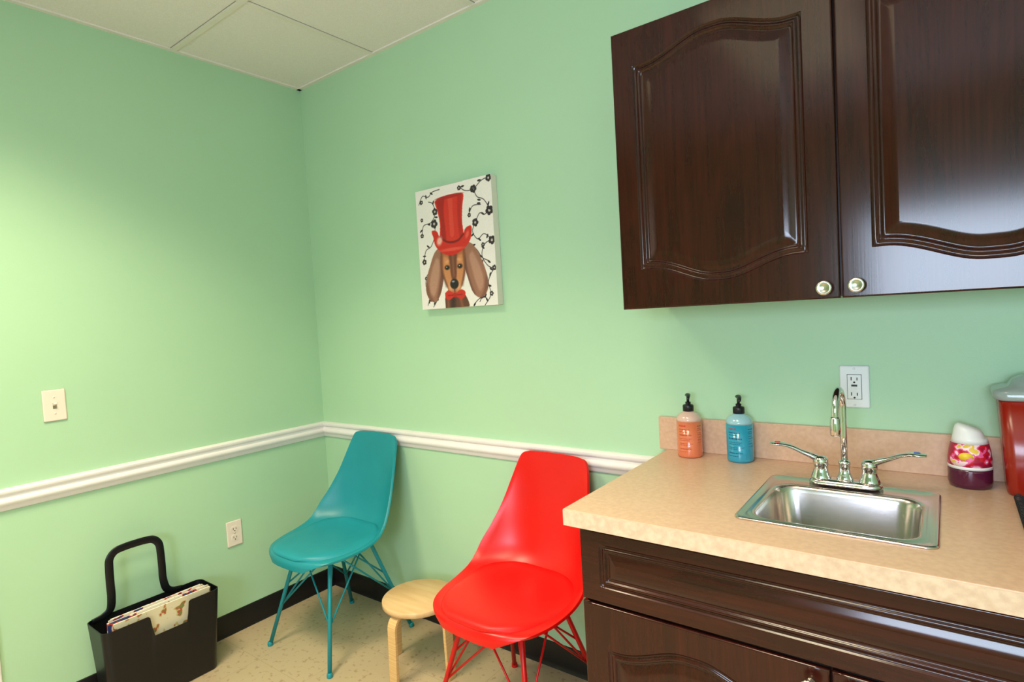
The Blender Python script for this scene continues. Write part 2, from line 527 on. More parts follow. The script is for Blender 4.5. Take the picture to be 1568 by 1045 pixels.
knob("knob_1", 2.425, ydb, 0.650, bc)
knob("knob_2", 2.492, ydb, 0.650, bc)

# countertop with sink cut-out
ct = empty("countertop", (2.45, -0.33, CZ))
SX0, SX1, SY0, SY1 = 2.262, 2.628, -0.552, -0.186
X = [1.900, SX0 + 0.012, SX1 - 0.012, 3.03]; Y = [-0.668, SY0 + 0.012, SY1 - 0.012, -0.001]
bm = bmesh.new()
for zz in (CZ - 0.040, CZ):
    for y in Y:
        for x in X: bm.verts.new((x, y, zz))
bm.verts.ensure_lookup_table()
V = bm.verts
idx = lambda i, j, k: k * 16 + j * 4 + i
for j in range(3):
    for i in range(3):
        if i == 1 and j == 1: continue
        bm.faces.new([V[idx(i, j, 1)], V[idx(i + 1, j, 1)], V[idx(i + 1, j + 1, 1)], V[idx(i, j + 1, 1)]])
        bm.faces.new([V[idx(i, j, 0)], V[idx(i, j + 1, 0)], V[idx(i + 1, j + 1, 0)], V[idx(i + 1, j, 0)]])
for i in range(3):
    bm.faces.new([V[idx(i, 0, 0)], V[idx(i + 1, 0, 0)], V[idx(i + 1, 0, 1)], V[idx(i, 0, 1)]])
    bm.faces.new([V[idx(i, 3, 0)], V[idx(i, 3, 1)], V[idx(i + 1, 3, 1)], V[idx(i + 1, 3, 0)]])
    bm.faces.new([V[idx(0, i, 0)], V[idx(0, i, 1)], V[idx(0, i + 1, 1)], V[idx(0, i + 1, 0)]])
    bm.faces.new([V[idx(3, i, 0)], V[idx(3, i + 1, 0)], V[idx(3, i + 1, 1)], V[idx(3, i, 1)]])
bm.faces.new([V[idx(1, 1, 0)], V[idx(1, 1, 1)], V[idx(2, 1, 1)], V[idx(2, 1, 0)]])
bm.faces.new([V[idx(1, 2, 0)], V[idx(2, 2, 0)], V[idx(2, 2, 1)], V[idx(1, 2, 1)]])
bm.faces.new([V[idx(1, 1, 0)], V[idx(1, 2, 0)], V[idx(1, 2, 1)], V[idx(1, 1, 1)]])
bm.faces.new([V[idx(2, 1, 0)], V[idx(2, 1, 1)], V[idx(2, 2, 1)], V[idx(2, 2, 0)]])
bmesh.ops.recalc_face_normals(bm, faces=bm.faces[:])
ed = [e for e in bm.edges if all(abs(v.co.z - CZ) < 1e-5 for v in e.verts) and
      (all(abs(v.co.y - Y[0]) < 1e-5 for v in e.verts) or all(abs(v.co.x - X[0]) < 1e-5 for v in e.verts))]
bmesh.ops.bevel(bm, geom=ed, offset=0.002, segments=2, profile=0.5, affect='EDGES')
me = bpy.data.meshes.new("top"); bm.to_mesh(me); bm.free(); me.materials.append(M_COUNT)
o = bpy.data.objects.new("top", me); COL.objects.link(o); attach(o, ct)
M_COUNTD = pmat("counter_laminate_splash", (204, 164, 138), rough=0.3, rgb2=(214, 176, 150), scale=90, detail=8)
M_COUNTE = pmat("counter_laminate_edge", (206, 174, 150), rough=0.3, rgb2=(222, 194, 170), scale=70, detail=8)
box("front_edge_band", (1.8995, -0.6688, CZ - .0400), (3.03, -0.6678, CZ - .0025), M_COUNTE, ct)
box("backsplash", (1.875, -0.019, CZ), (3.03, -0.001, 1.021), M_COUNTD, ct, 0.0015)

# ------------------------------------------------------------------ sink
sk = empty("sink", ((SX0 + SX1) / 2, (SY0 + SY1) / 2, CZ))
scx, scy = (SX0 + SX1) / 2, (SY0 + SY1) / 2
bcy = scy - 0.028
R = []
def ring(cy, hw, hh, r, z): R.append(rr(scx, cy, hw, hh, r, z, ne=8, nc=8))
ring(scy, .183, .183, .022, CZ + .0004)
ring(scy, .1825, .1825, .022, CZ + .003)
ring(scy, .180, .180, .021, CZ + .0048)
ring(scy, .176, .176, .020, CZ + .0044)
ring(scy, .172, .172, .019, CZ + .0022)
ring(bcy, .161, .141, .045, CZ + .0022)
ring(bcy, .157, .137, .045, CZ + .0040)
ring(bcy, .153, .133, .045, CZ + .0032)
ring(bcy, .150, .130, .045, CZ - .002)
ring(bcy, .1475, .1275, .045, CZ - .012)
ring(bcy, .138, .118, .045, CZ - .115)
ring(bcy, .132, .112, .045, CZ - .130)
ring(bcy, .118, .098, .045, CZ - .138)
ring(bcy, .045, .045, .044, CZ - .141)
ring(bcy, .042, .042, .0415, CZ - .146)
ring(bcy, .020, .020, .0199, CZ - .147)
o = loft("basin", R, M_STEEL, sk, cap0=False)
sol = o.modifiers.new("thick", 'SOLIDIFY'); sol.thickness = 0.001; sol.offset = -1
lathe("drain", [(0.038, -.1435), (0.038, -.1405), (0.034, -.1395), (0.028, -.1425), (0.002, -.143)], M_CHROME, sk, center=(scx, bcy, CZ))
lathe("drain_tail", [(0.022, -.26), (0.022, -.148), (0.002, -.148)], M_CHROME, sk, center=(scx, bcy, CZ))

# ------------------------------------------------------------------ faucet
fx, fy, fz = 2.437, -0.213, CZ + 0.0050
fa = empty("faucet", (fx, fy, fz))
loft("deck_plate", [rr(fx, fy, .080, .024, .0239, fz - .0002, 6, 8), rr(fx, fy, .080, .024, .0239, fz + .006, 6, 8), rr(fx, fy, .076, .020, .0199, fz + .012, 6, 8),
                    rr(fx, fy, .06, .012, .0119, fz + .0135, 6, 8)], M_CHROME, fa)
for nm, s in (("left", -1), ("right", 1)):
    hx = fx + s * 0.0525
    lathe("valve_" + nm, [(.0235, .008), (.0235, .016), (.020, .024), (.0165, .034), (.016, .042), (.0175, .046), (.0175, .058), (.015, .064), (.008, .068), (.001, .069)],
          M_CHROME, fa, center=(hx, fy, fz), segs=28)
    pts = [(hx, fy, fz + .056), (hx + s * .018, fy - .004, fz + .066), (hx + s * .040, fy - .010, fz + .076), (hx + s * .062, fy - .014, fz + .087),
           (hx + s * .082, fy - .016, fz + .093), (hx + s * .100, fy - .018, fz + .094), (hx + s * .114, fy - .019, fz + .094)]
    rads = [(.011, .010), (.010, .0078), (.0075, .0055), (.0085, .005), (.0135, .0045), (.0155, .0045), (.008, .003)]
    sweep("lever_" + nm, pts, rads, M_CHROME, fa, segs=16, up=(0, 0, 1), smoothn=6)
    dm = pmat("dot_" + ("red" if s < 0 else "blue"), (215, 40, 50) if s < 0 else (50, 90, 210), rough=0.3)
    lathe("dot_" + nm, [(.0068, -.002), (.0068, .001), (.0058, .0014), (.001, .0015)], dm, fa, center=(hx + s * .096, fy - .0175, fz + .0978), segs=20)
lathe("riser_base", [(.019, .012), (.019, .018), (.015, .026), (.012, .034), (.012, .05), (.0135, .052), (.0135, .058), (.010, .062), (.0005, .064)], M_CHROME, fa, center=(fx, fy, fz), segs=28)
neck = [(fx, fy, fz + .05), (fx, fy, fz + .12), (fx, fy, fz + .185)]
rr_ = 0.048
for k in range(0, 13):
    a = math.pi * k / 12
    neck.append((fx - 0.004 * k / 12, fy - rr_ + rr_ * math.cos(a), fz + .195 + rr_ * math.sin(a)))
neck.append((fx - .004, fy - 2 * rr_, fz + .18)); neck.append((fx - .004, fy - 2 * rr_, fz + .165))
sweep("gooseneck", neck, 0.0078, M_CHROME, fa, segs=16)
lathe("aerator", [(.009, .186), (.0105, .182), (.0115, .165), (.0115, .145), (.0105, .142), (.001, .143)], M_CHROME, fa, center=(fx - .004, fy - 2 * rr_, fz), segs=24)

# ------------------------------------------------------------------ electrical plates
def xform_pts(o, M):
    o.data.transform(M); o.data.update()
def outlet(name, M, plate, duplex=True, gfci=False, switch=False):
    """local: x right, z up, facing -y, on y=0 plane"""
    loc = M.to_translation()
    e = empty(name, loc)
    parts = []
    parts.append(box("plate", (-.0355, -.006, -.058), (.0355, 0.0, .058), plate, None, .004, 3))
    if duplex and not gfci:
        for zc in (-.0195, .0195):
            oo = loft("receptacle", [[(p[0], y, p[1]) for p in rr(0, zc, .0165, .014, .010, 0, 3, 6)] for y in (-.005, -.0075)], plate, None, smooth=False)
            parts.append(oo)
            parts.append(box("slot", (-.0075, -.0085, zc - .002), (-.0055, -.006, zc + .007), M_SLOT))
            parts.append(box("slot", (.0055, -.0085, zc - .002), (.0075, -.006, zc + .006), M_SLOT))
            parts.append(lathe("slot", [(.0025, 0.006), (.0025, .0085), (.0005, .0086)], M_SLOT, None, center=(0, 0, zc - .0075), axis='Y', segs=12))
        parts.append(lathe("screw", [(.003, 0.005), (.003, .0072), (.0005, .0075)], M_NICKEL, None, center=(0, 0, 0), axis='Y', segs=12))
    if gfci:
        parts.append(box("receptacle_gap", (-.0175, -.0064, -.0345), (.0175, -.004, .0345), M_SLOT, None))
        parts.append(box("receptacle", (-.0165, -.0085, -.0335), (.0165, -.004, .0335), plate, None, .0015))
        for zc in (-.021, .021):
            parts.append(box("slot", (-.0080, -.0092, zc - .003), (-.0058, -.006, zc + .006), M_SLOT))
            parts.append(box("slot", (.0058, -.0092, zc - .003), (.0080, -.006, zc + .005), M_SLOT))
            parts.append(lathe("slot", [(.0026, 0.006), (.0026, .0092), (.0005, .0092)], M_SLOT, None, center=(0, 0, zc - .0085 if zc < 0 else zc - .0085), axis='Y', segs=12))
        parts.append(box("button", (-.007, -.0098, .001), (.007, -.006, .0062), M_SLOT, None, .0005))
        parts.append(box("button", (-.007, -.0098, -.0062), (.007, -.006, -.001), plate, None, .0005))
        for zc in (-.05, .05): parts.append(lathe("screw", [(.003, 0.005), (.003, .0072), (.0005, .0075)], plate, None, center=(0, 0, zc), axis='Y', segs=12))
    if switch:
        parts.append(box("toggle_slot", (-.006, -.0068, -.0125), (.006, -.005, .0125), M_NICKEL, None, .0004))
        tg = box("toggle", (-.0048, -.019, -.0045), (.0048, -.004, .0045), plate, None, .0015)
        tg.data.transform(Matrix.Rotation(math.radians(-28), 4, 'X')); parts.append(tg)
        for zc in (-.03, .03): parts.append(lathe("screw", [(.003, 0.005), (.003, .0072), (.0005, .0075)], plate, None, center=(0, 0, zc), axis='Y', segs=12))
    for p in parts:
        xform_pts(p, M); attach(p, e)
    return e
outlet("wall_outlet", Matrix.Translation((2.4395, 0, 1.135)), M_PLATEW, gfci=True, duplex=False)
RL = Matrix.Rotation(math.radians(90), 4, 'Z')   # faces +x on the left wall
outlet("wall_outlet", Matrix.Translation((0, -.519, .454)) @ RL, M_PLATE)
outlet("light_switch", Matrix.Translation((0, -1.142, 1.148)) @ RL, M_PLATE, duplex=False, switch=True)

# ------------------------------------------------------------------ chairs
Crow = [(-.250, .404), (-.249, .432), (-.230, .448), (-.15, .448), (-.05, .441), (.05, .438), (.13, .450), (.180, .49), (.207, .55), (.227, .65), (.247, .75), (.259, .83), (.264, .858), (.265, .865)]
Erow = [(.11, -.238, .402), (.165, -.218, .427), (.205, -.180, .442), (.232, -.11, .449), (.242, -.03, .458), (.243, .03, .476), (.240, .068, .508), (.232, .098, .548), (.214, .135, .60), (.190, .18, .68), (.170, .218, .765), (.155, .246, .828), (.138, .254, .855), (.108, .261, .864)]
rows = catmull([list(c) + list(e) for c, e in zip(Crow, Erow)], 5)
def shell_pt(s, t):
    """s in [0,len(rows)-1], t in [-1,1]"""
    i = int(min(max(s, 0), len(rows) - 1.0001)); f = s - i
    r = rows[i] * (1 - f) + rows[i + 1] * f
    cy, cz, ex, ey, ez = r
    a = abs(t)
    k = a ** 2.6
    return Vector((math.copysign(1, t) * a * ex if t else 0.0, cy + (ey - cy) * k, cz + (ez - cz) * k))

def chair(name, loc, rot, mat, mat_leg, mat_pad):
    e = empty(name, loc, rot, local=True)
    nt_ = 24; verts = []; faces = []
    for i in range(len(rows)):
        for j in range(nt_ + 1):
            t = -1 + 2 * j / nt_
            verts.append(shell_pt(i, t))
    for i in range(len(rows) - 1):
        for j in range(nt_):
            a = i * (nt_ + 1) + j
            faces.append((a, a + 1, a + nt_ + 2, a + nt_ + 1))
    o = mobj("shell", verts, faces, mat, e, True); 
    sol = o.modifiers.new("thick", 'SOLIDIFY'); sol.thickness = 0.010; sol.offset = -1
    bv = o.modifiers.new("bev", 'BEVEL'); bv.width = 0.003; bv.segments = 2; bv.limit_method = 'ANGLE'; bv.angle_limit = math.radians(50)
    # pad
    ns = 40; s0, s1 = 7.5, 33.0
    verts = []; faces = []
    for i in range(ns + 1):
        q = -1 + 2 * i / ns
        q2 = math.sin(q * math.pi / 2)
        s = s0 + (s1 - s0) * (q2 * 0.5 + 0.5)
        wd = max(0.0, 1 - abs(q2) ** 2.8) ** (1 / 2.8)
        wd = max(wd, 0.02)
        for j in range(nt_ + 1):
            tt = -1 + 2 * j / nt_
            tt2 = math.sin(tt * math.pi / 2)
            p = shell_pt(s, tt2 * 0.88 * wd)
            edge = max(abs(q2), abs(tt2))
            h = 0.018 * max(0.0, 1 - edge ** 10) - 0.001
            pa = shell_pt(min(s + .3, 60), tt2 * 0.88 * wd); pb = shell_pt(max(s - .3, 0), tt2 * 0.88 * wd)
            pc = shell_pt(s, min(1, tt2 * 0.88 * wd + .03)); pd = shell_pt(s, max(-1, tt2 * 0.88 * wd - .03))
            nn = (pc - pd).cross(pa - pb).normalized()
            verts.append(p + nn * h)
    for i in range(ns):
        for j in range(nt_):
            a = i * (nt_ + 1) + j
            faces.append((a, a + 1, a + nt_ + 2, a + nt_ + 1))
    mobj("seat_pad", verts, faces, mat_pad, e, True)
    # legs
    tops = {}; feet = {}
    for nm, sx, sy in (("front_left", -1, -1), ("front_right", 1, -1), ("back_right", 1, 1), ("back_left", -1, 1)):
        T = Vector((sx * .115, sy * .10 - .01, .424)); F = Vector((sx * .213, sy * .218, .004))
        tops[nm] = T; feet[nm] = F
        inner = Vector((sx * .05, sy * .05 - .01, .426))
        sweep("leg_" + nm, [inner, T + Vector((-sx * .02, -sy * .02, .001)), T + Vector((sx * .004, sy * .005, -.012)), F], [(.0085, .0085)] * 3 + [(.0085, .0085)], mat_leg, e, segs=12)
        lathe("foot_" + nm, [(.011, .0), (.012, .004), (.0105, .016), (.0085, .018)], mat_leg, e, center=(F.x, F.y, 0), segs=16)
    order = ["front_left", "front_right", "back_right", "back_left"]
    wi = 0
    for k in range(4):
        A, B = order[k], order[(k + 1) % 4]
        for P, Q in ((A, B), (B, A)):
            wi += 1
            lo = feet[P].lerp(tops[P], 0.40); hi = tops[Q].lerp(tops[P], 0.12)
            hi.z = .422
            sweep("brace_%d" % wi, [lo, hi], .0038, mat_leg, e, segs=8)
        wi += 1
        sweep("brace_%d" % wi, [tops[A], tops[B]], .005, mat_leg, e, segs=8)
        wi += 1
        lo = feet[A].lerp(tops[A], 0.62)
        sweep("brace_%d" % wi, [lo, Vector((0, -.01, .422))], .0038, mat_leg, e, segs=8)
    lathe("hub", [(.045, .414), (.045, .430), (.01, .431)], mat_leg, e, center=(0, -.01, 0), segs=24)
    return e
M_TEAL = pmat("teal_plastic", (28, 140, 152), rough=0.38, var=0.02)
M_TEALP = pmat("teal_leatherette", (30, 144, 158), rough=0.45, var=0.03, bump=0.1, bscale=400)
M_TEALL = pmat("teal_painted_steel", (26, 138, 152), rough=0.35, var=0.02)
M_RED = pmat("red_plastic", (218, 12, 8), rough=0.33, var=0.02)
M_REDP = pmat("red_leatherette", (222, 12, 8), rough=0.42, var=0.03, bump=0.1, bscale=400)
M_REDL = pmat("red_painted_steel", (205, 14, 14), rough=0.35, var=0.02)
chair("side_chair", (.463, -.306, 0), 0, M_TEAL, M_TEALL, M_TEALP)
chair("side_chair", (1.458, -.312, 0), math.radians(-3), M_RED, M_REDL, M_REDP)

# ------------------------------------------------------------------ stool
st = empty("wooden_stool", (.945, -.275, 0), 0, local=True)
SR, SZ = .145, .292
lathe("seat", [(SR - .004, SZ - .022), (SR, SZ - .019), (SR, SZ - .003), (SR - .003, SZ), (.0005, SZ)], M_BIRCH, st, segs=64)
for i, ang in enumerate((0, 90, 180, 270)):
    a = math.radians(ang)
    ca, sa = math.cos(a), math.sin(a)
    prof = [(.03, SZ - .0285)]
    rb = .045
    xo = SR + .001
    prof.append((xo - rb, SZ - .0285))
    for k in range(1, 9):
        b = math.pi / 2 * k / 8
        prof.append((xo - rb + rb * math.sin(b), SZ - .0285 - rb + rb * math.cos(b)))
    prof.append((xo + .006, 0.005))
    th, hw = .0065, .021
    verts = []; faces = []
    for k, (r_, z_) in enumerate(prof):
        p0 = Vector(prof[max(0, k - 1)]); p1 = Vector(prof[min(len(prof) - 1, k + 1)])
        tt = (p1 - p0).normalized(); nn = Vector((-tt.y, tt.x))
        for (s, w_) in ((-1, -1), (-1, 1), (1, 1), (1, -1)):
            rr2 = r_ + nn.x * th * s; zz = z_ + nn.y * th * s
            if k == len(prof) - 1: zz = 0.0
            verts.append((rr2 * ca - w_ * hw * sa, rr2 * sa + w_ * hw * ca, zz))
    for k in range(len(prof) - 1):
        for s in range(4):
            s2 = (s + 1) % 4
            faces.append((k * 4 + s, k * 4 + s2, k * 4 + 4 + s2, k * 4 + 4 + s))
    faces.append((3, 2, 1, 0)); n4 = (len(prof) - 1) * 4; faces.append((n4, n4 + 1, n4 + 2, n4 + 3))
    o = mobj("leg_%d" % (i + 1), verts, faces, M_BIRCHE, st); fixn(o); autosmooth(o, 40)
    bv = o.modifiers.new("bev", 'BEVEL'); bv.width = 0.002; bv.segments = 2; bv.limit_method = 'ANGLE'; bv.angle_limit = math.radians(50)

# ------------------------------------------------------------------ magazine tote
tb = empty("magazine_tote", (.15, -.92, 0))
M_TOTE = pmat("tote_black_plastic", (8, 9, 17), rough=0.36, var=0.1)
def tring(hw, hh, r, z, cx, notch=False):
    pts = rr(cx, -.92, hw, hh, r, z, ne=60, nc=8)
    out = []
    for (x, y, zz) in pts:
        if notch and x > cx + hw * 0.8:
            dy = abs(y + .905)
            k = 1 - sstep((dy - .058) / .014)
            zz -= .080 * k
        out.append((x, y, zz))
    return out
ZT = .335
R = [tring(.058, .186, .02, .0, .150), tring(.062, .190, .025, .006, .150), tring(.074, .199, .025, .18, .153), tring(.086, .2085, .026, ZT, .154, True),
     tring(.083, .2055, .024, ZT, .154, True), tring(.071, .196, .022, .18, .153), tring(.056, .184, .02, .008, .150)]
bo = loft("body", R, M_TOTE, tb); autosmooth(bo, 40)
hxp = .083
hp = [(.079, -1.110, .331), (.080, -1.075, .337), (hxp, -1.050, .355), (hxp, -1.043, .40), (hxp, -1.043, .45), (hxp, -1.042, .51), (hxp, -1.038, .545), (hxp, -1.018, .568), (hxp, -.985, .574),
      (hxp, -.950, .575), (hxp, -.915, .574), (hxp, -.885, .568), (hxp, -.866, .545), (hxp, -.862, .51), (hxp, -.861, .45), (hxp, -.861, .40), (hxp, -.852, .355), (.080, -.828, .337), (.079, -.79, .331)]
hr = [(.010, .0035), (.012, .0035)] + [(.0145, .004)] * 15 + [(.012, .0035), (.010, .0035)]
sweep("handle", hp, hr, M_TOTE, tb, segs=14, up=(1, 0, 0), smoothn=5)
M_PAGE = pmat("magazine_pages", (225, 215, 195), rough=0.7, rgb2=(245, 238, 225), aniso=(300, 1, 1), scale=3)
def cover_mat(name, base, spots, sc, th0=.56, dth=.05):
    m = bpy.data.materials.new(name); m.use_nodes = True
    nt = m.node_tree; b = nt.nodes["Principled BSDF"]
    tc = nt.nodes.new("ShaderNodeTexCoord"); n = nt.nodes.new("ShaderNodeTexNoise"); n.inputs["Scale"].default_value = sc
    n.inputs["Detail"].default_value = 1.5
    nt.links.new(tc.outputs["Object"], n.inputs["Vector"])
    r = nt.nodes.new("ShaderNodeValToRGB"); r.color_ramp.interpolation = 'CONSTANT'
    e_ = r.color_ramp.elements; e_[0].position = 0; e_[0].color = lin(base)
    e_[1].position = th0; e_[1].color = lin(spots[0])
    for k, c in enumerate(spots[1:]):
        q = e_.new(th0 + dth * (k + 1)); q.color = lin(c)
    nt.links.new(n.outputs["Fac"], r.inputs["Fac"]); nt.links.new(r.outputs["Color"], b.inputs["Base Color"])
    b.inputs["Roughness"].default_value = 0.3
    return m
M_COV = cover_mat("magazine_cover_floral", (222, 208, 178), [(200, 178, 122), (176, 80, 60), (120, 130, 70)], 38)
M_COV2 = cover_mat("magazine_cover_red", (226, 216, 200), [(200, 60, 50), (40, 60, 110)], 30)
mg = empty("magazine_stack", (.19, -.92, .02))
mags = [(.218, -.915, .172, .350, M_COV), (.2075, -.93, .172, .358, M_COV2), (.197, -.905, .165, .350, M_COV), (.187, -.925, .160, .360, M_COV2), (.176, -.92, .168, .352, M_COV)]
for i, (x, y, hh, zt, cm) in enumerate(mags):
    pg = box("pages_%d" % (i + 1), (x - .003, y - hh + .002, .012), (x + .003, y + hh - .002, zt - .001), M_PAGE, None)
    c1 = box("cover_%d" % (i + 1), (x + .003, y - hh, .011), (x + .0036, y + hh, zt), cm, None)
    c2 = box("back_%d" % (i + 1), (x - .0036, y - hh, .011), (x - .003, y + hh, zt), cm, None)
    for p in (pg, c1, c2):
        for v in p.data.vertices: v.co.x -= (.35 - v.co.z) * .065
        attach(p, mg)

# ------------------------------------------------------------------ canvas painting
PX0, PX1, PZ0, PZ1 = .826 , 1.243, 1.428, 1.934
PD = 0.036
pic = empty("canvas_painting", ((PX0 + PX1) / 2, -PD / 2, (PZ0 + PZ1) / 2))
NX, NY = 250, 304
xx = (np.arange(NX) + .5) / NX * 100; yy = (np.arange(NY) + .5) / NY * 122
GX, GY = np.meshgrid(xx, yy)
img = np.ones((NY, NX, 3)) * np.array([242, 232, 226.])
def blend(mask, c):
    global img
    c = np.array(c, float)
    img = img * (1 - mask[..., None]) + c * mask[..., None]
def ell(cx, cy, rx, ry, c, soft=0.15, rot=0, al=1.0):
    a = math.radians(rot); dx, dy = GX - cx, GY - cy
    u = (dx * math.cos(a) + dy * math.sin(a)) / rx; v = (-dx * math.sin(a) + dy * math.cos(a)) / ry
    d = np.sqrt(u * u + v * v)
    blend(np.clip((1 + soft / 2 - d) / soft, 0, 1) * al, c)
def polymask(P):
    P = catmull(P + [P[0]], 6)
    m = np.zeros(GX.shape, bool)
    for (x1, y1), (x2, y2) in zip(P, P[1:] + P[:1]):
        if y1 == y2: continue
        cond = ((y1 > GY) != (y2 > GY)) & (GX < (x2 - x1) * (GY - y1) / (y2 - y1) + x1)
        m ^= cond
    return m
def blur(m, n):
    for _ in range(n):
        m = (m + np.roll(m, 1, 0) + np.roll(m, -1, 0) + np.roll(m, 1, 1) + np.roll(m, -1, 1)) / 5
    return m
def poly(P, c, al=1.0, soft=1, clip=None):
    m = polymask(P).astype(float)
    m = blur(m, soft)
    if clip is not None: m = m * clip
    blend(m * al, c); return m
def stroke(P, wd, c, sm=6, al=1.0, soft=.5):
    P = catmull(P, sm) if len(P) > 2 else [np.array(p, float) for p in P]
    dmin = np.full(GX.shape, 1e9)
    for a, b in zip(P[:-1], P[1:]):
        ab = b - a; L2 = float(ab.dot(ab)) + 1e-9
        t_ = np.clip(((GX - a[0]) * ab[0] + (GY - a[1]) * ab[1]) / L2, 0, 1)
        d = np.hypot(GX - a[0] - t_ * ab[0], GY - a[1] - t_ * ab[1]); dmin = np.minimum(dmin, d)
    blend(np.clip((wd / 2 + soft / 2 - dmin) / soft, 0, 1) * al, c)
INK = (44, 34, 40)
vines = [[(4, 14), (10, 6), (18, 8), (24, 4), (34, 3)], [(6, 46), (9, 36), (20, 34), (26, 26), (24, 16), (18, 13)], [(6, 74), (10, 62), (18, 58), (24, 48), (25, 38)],
         [(8, 118), (12, 108), (7, 98), (9, 88), (14, 84)], [(16, 120), (22, 112), (18, 104), (12, 104)], [(60, 5), (68, 10), (78, 10), (88, 4), (97, 2)],
         [(97, 32), (90, 22), (82, 18), (78, 10)], [(78, 42), (84, 34), (90, 36), (97, 32)], [(97, 60), (88, 54), (80, 58), (74, 50), (78, 42)],
         [(98, 88), (90, 84), (84, 74), (88, 64), (97, 60)], [(84, 122), (92, 112), (90, 100), (94, 92), (98, 88)], [(78, 118), (84, 108), (80, 98)], [(70, 62), (78, 68), (84, 76), (92, 80)],
         [(70, 34), (76, 26), (86, 26)], [(70, 121), (76, 116), (84, 112)]]
for v_ in vines: stroke(v_, 0.75, INK)
flw = [(8, 12, 2.0), (26, 24, 3.4), (24, 36, 4.2), (7, 30, 1.8), (6, 46, 2.2), (7, 73, 2.8), (8, 90, 1.8), (13, 112, 2.2), (60, 6, 2.2), (78, 10, 3.6), (97, 3, 3.2), (96, 33, 4.2),
       (78, 42, 3.6), (97, 61, 3.8), (98, 87, 2.4), (84, 112, 2.6), (93, 111, 2.2), (22, 112, 2), (86, 64, 2), (71, 34, 2)]
for (cx, cy, r_) in flw:
    for k in range(5):
        a = 2 * math.pi * k / 5 + cx
        ell(cx + r_ * .62 * math.cos(a), cy + r_ * .62 * math.sin(a), r_ * .50, r_ * .50, INK, .3)
    ell(cx, cy, r_ * .34, r_ * .34, (205, 186, 180), .4)
random.seed(11)
for v_ in vines:
    P = catmull(v_, 5)
    for k in range(2, len(P) - 1, 6):
        a = random.uniform(0, 180); ell(P[k][0] + random.uniform(-2, 2), P[k][1] + random.uniform(-2, 2), 2.2, .95, INK, .25, a)
# dog: chest
poly([(33, 124), (33, 112), (38, 104), (50, 104), (60, 110), (63, 124)], (100, 58, 44))
stroke([(44, 110), (43, 124)], 6, (60, 36, 34), soft=4); stroke([(53, 110), (56, 124)], 3, (160, 96, 66), al=.6, soft=3); stroke([(37, 112), (37, 124)], 2.5, (160, 96, 66), al=.6, soft=3)
# ears: long, smooth, drooping from under the brim
eL = poly([(30, 60), (22, 65), (15, 77), (9, 90), (7, 103), (11, 112), (19, 115), (26, 109), (31, 97), (35, 80), (35, 64)], (156, 104, 84))
poly([(24, 70), (18, 80), (13, 93), (13, 104), (18, 109), (23, 100), (27, 86), (28, 74)], (196, 146, 124), .75, 14, eL)
poly([(30, 70), (29, 86), (25, 102), (22, 112), (30, 104), (35, 86), (35, 70)], (104, 62, 52), .7, 8, eL)
poly([(9, 92), (7, 104), (12, 113), (18, 115), (13, 108), (11, 100)], (112, 68, 56), .6, 6, eL)
eR = poly([(64, 58), (73, 62), (81, 73), (87, 87), (90, 101), (86, 111), (78, 114), (70, 108), (65, 95), (60, 78), (60, 64)], (156, 104, 84))
poly([(72, 68), (78, 78), (83, 90), (84, 101), (79, 108), (74, 98), (70, 84), (68, 73)], (194, 144, 122), .75, 14, eR)
poly([(63, 70), (65, 86), (69, 100), (74, 112), (66, 104), (60, 86), (60, 70)], (104, 62, 52), .7, 8, eR)
poly([(88, 90), (90, 102), (85, 112), (79, 114), (84, 107), (86, 98)], (112, 68, 56), .6, 6, eR)
# head: long narrow dachshund face
hd = poly([(31, 62), (30, 78), (32, 90), (36, 100), (40, 107), (46.5, 110), (52, 107), (57, 100), (61, 90), (62, 78), (62, 62), (46, 56)], (172, 100, 62), soft=1)
poly([(34, 70), (33, 84), (36, 96), (41, 104), (43, 96), (42, 84), (40, 72)], (214, 142, 92), .8, 10, hd)
poly([(59, 70), (60, 84), (57, 96), (52, 104), (50, 96), (51, 84), (53, 72)], (214, 142, 92), .8, 10, hd)
poly([(40, 62), (42, 76), (43, 90), (46.5, 96), (50, 90), (51, 76), (53, 62)], (96, 54, 44), .85, 6, hd)
stroke([(46.5, 66), (46.5, 90)], 2.0, (176, 106, 72), al=.6, soft=3)
stroke([(31.5, 66), (31, 84), (36, 100)], 2, (84, 48, 40), al=.7, soft=3); stroke([(61.5, 66), (61.5, 84), (57, 100)], 2, (84, 48, 40), al=.7, soft=3)
ell(38.5, 75.5, 2.6, 1.7, (226, 158, 108), 1, -15, .8); ell(55, 75, 2.6, 1.7, (226, 158, 108), 1, 15, .8)
for ex in (38.2, 55.2):
    ell(ex, 81.5, 3.3, 2.3, (50, 28, 24), .7); ell(ex, 81.8, 2.1, 1.7, (12, 8, 10), .3); ell(ex - .6, 81.1, .6, .5, (235, 235, 240), .5)
ell(42.3, 101, 3.4, 5, (226, 166, 122), 1, 8, .8); ell(50.8, 101, 3.4, 5, (226, 166, 122), 1, -8, .8)
ell(46.5, 98.5, 5.6, 5.0, (26, 20, 26), .25); ell(45.2, 96.0, 2.0, .9, (150, 150, 165), .8); ell(44.1, 100, .9, .8, (5, 5, 8), .4); ell(49, 100, .9, .8, (5, 5, 8), .4)
stroke([(46.5, 102), (46.5, 106)], 1, (70, 36, 34), soft=.8)
poly([(33, 107), (38, 104.5), (44, 107), (46.5, 108), (49, 107), (55, 104.5), (60, 107), (59, 112), (54, 114), (46.5, 111), (39, 114), (34, 112)], (204, 40, 32))
stroke([(37, 109.5), (46, 109.5), (56, 109.5)], .9, (130, 20, 20), soft=1); ell(46.5, 109.5, 2.6, 2.6, (180, 28, 26), .5)
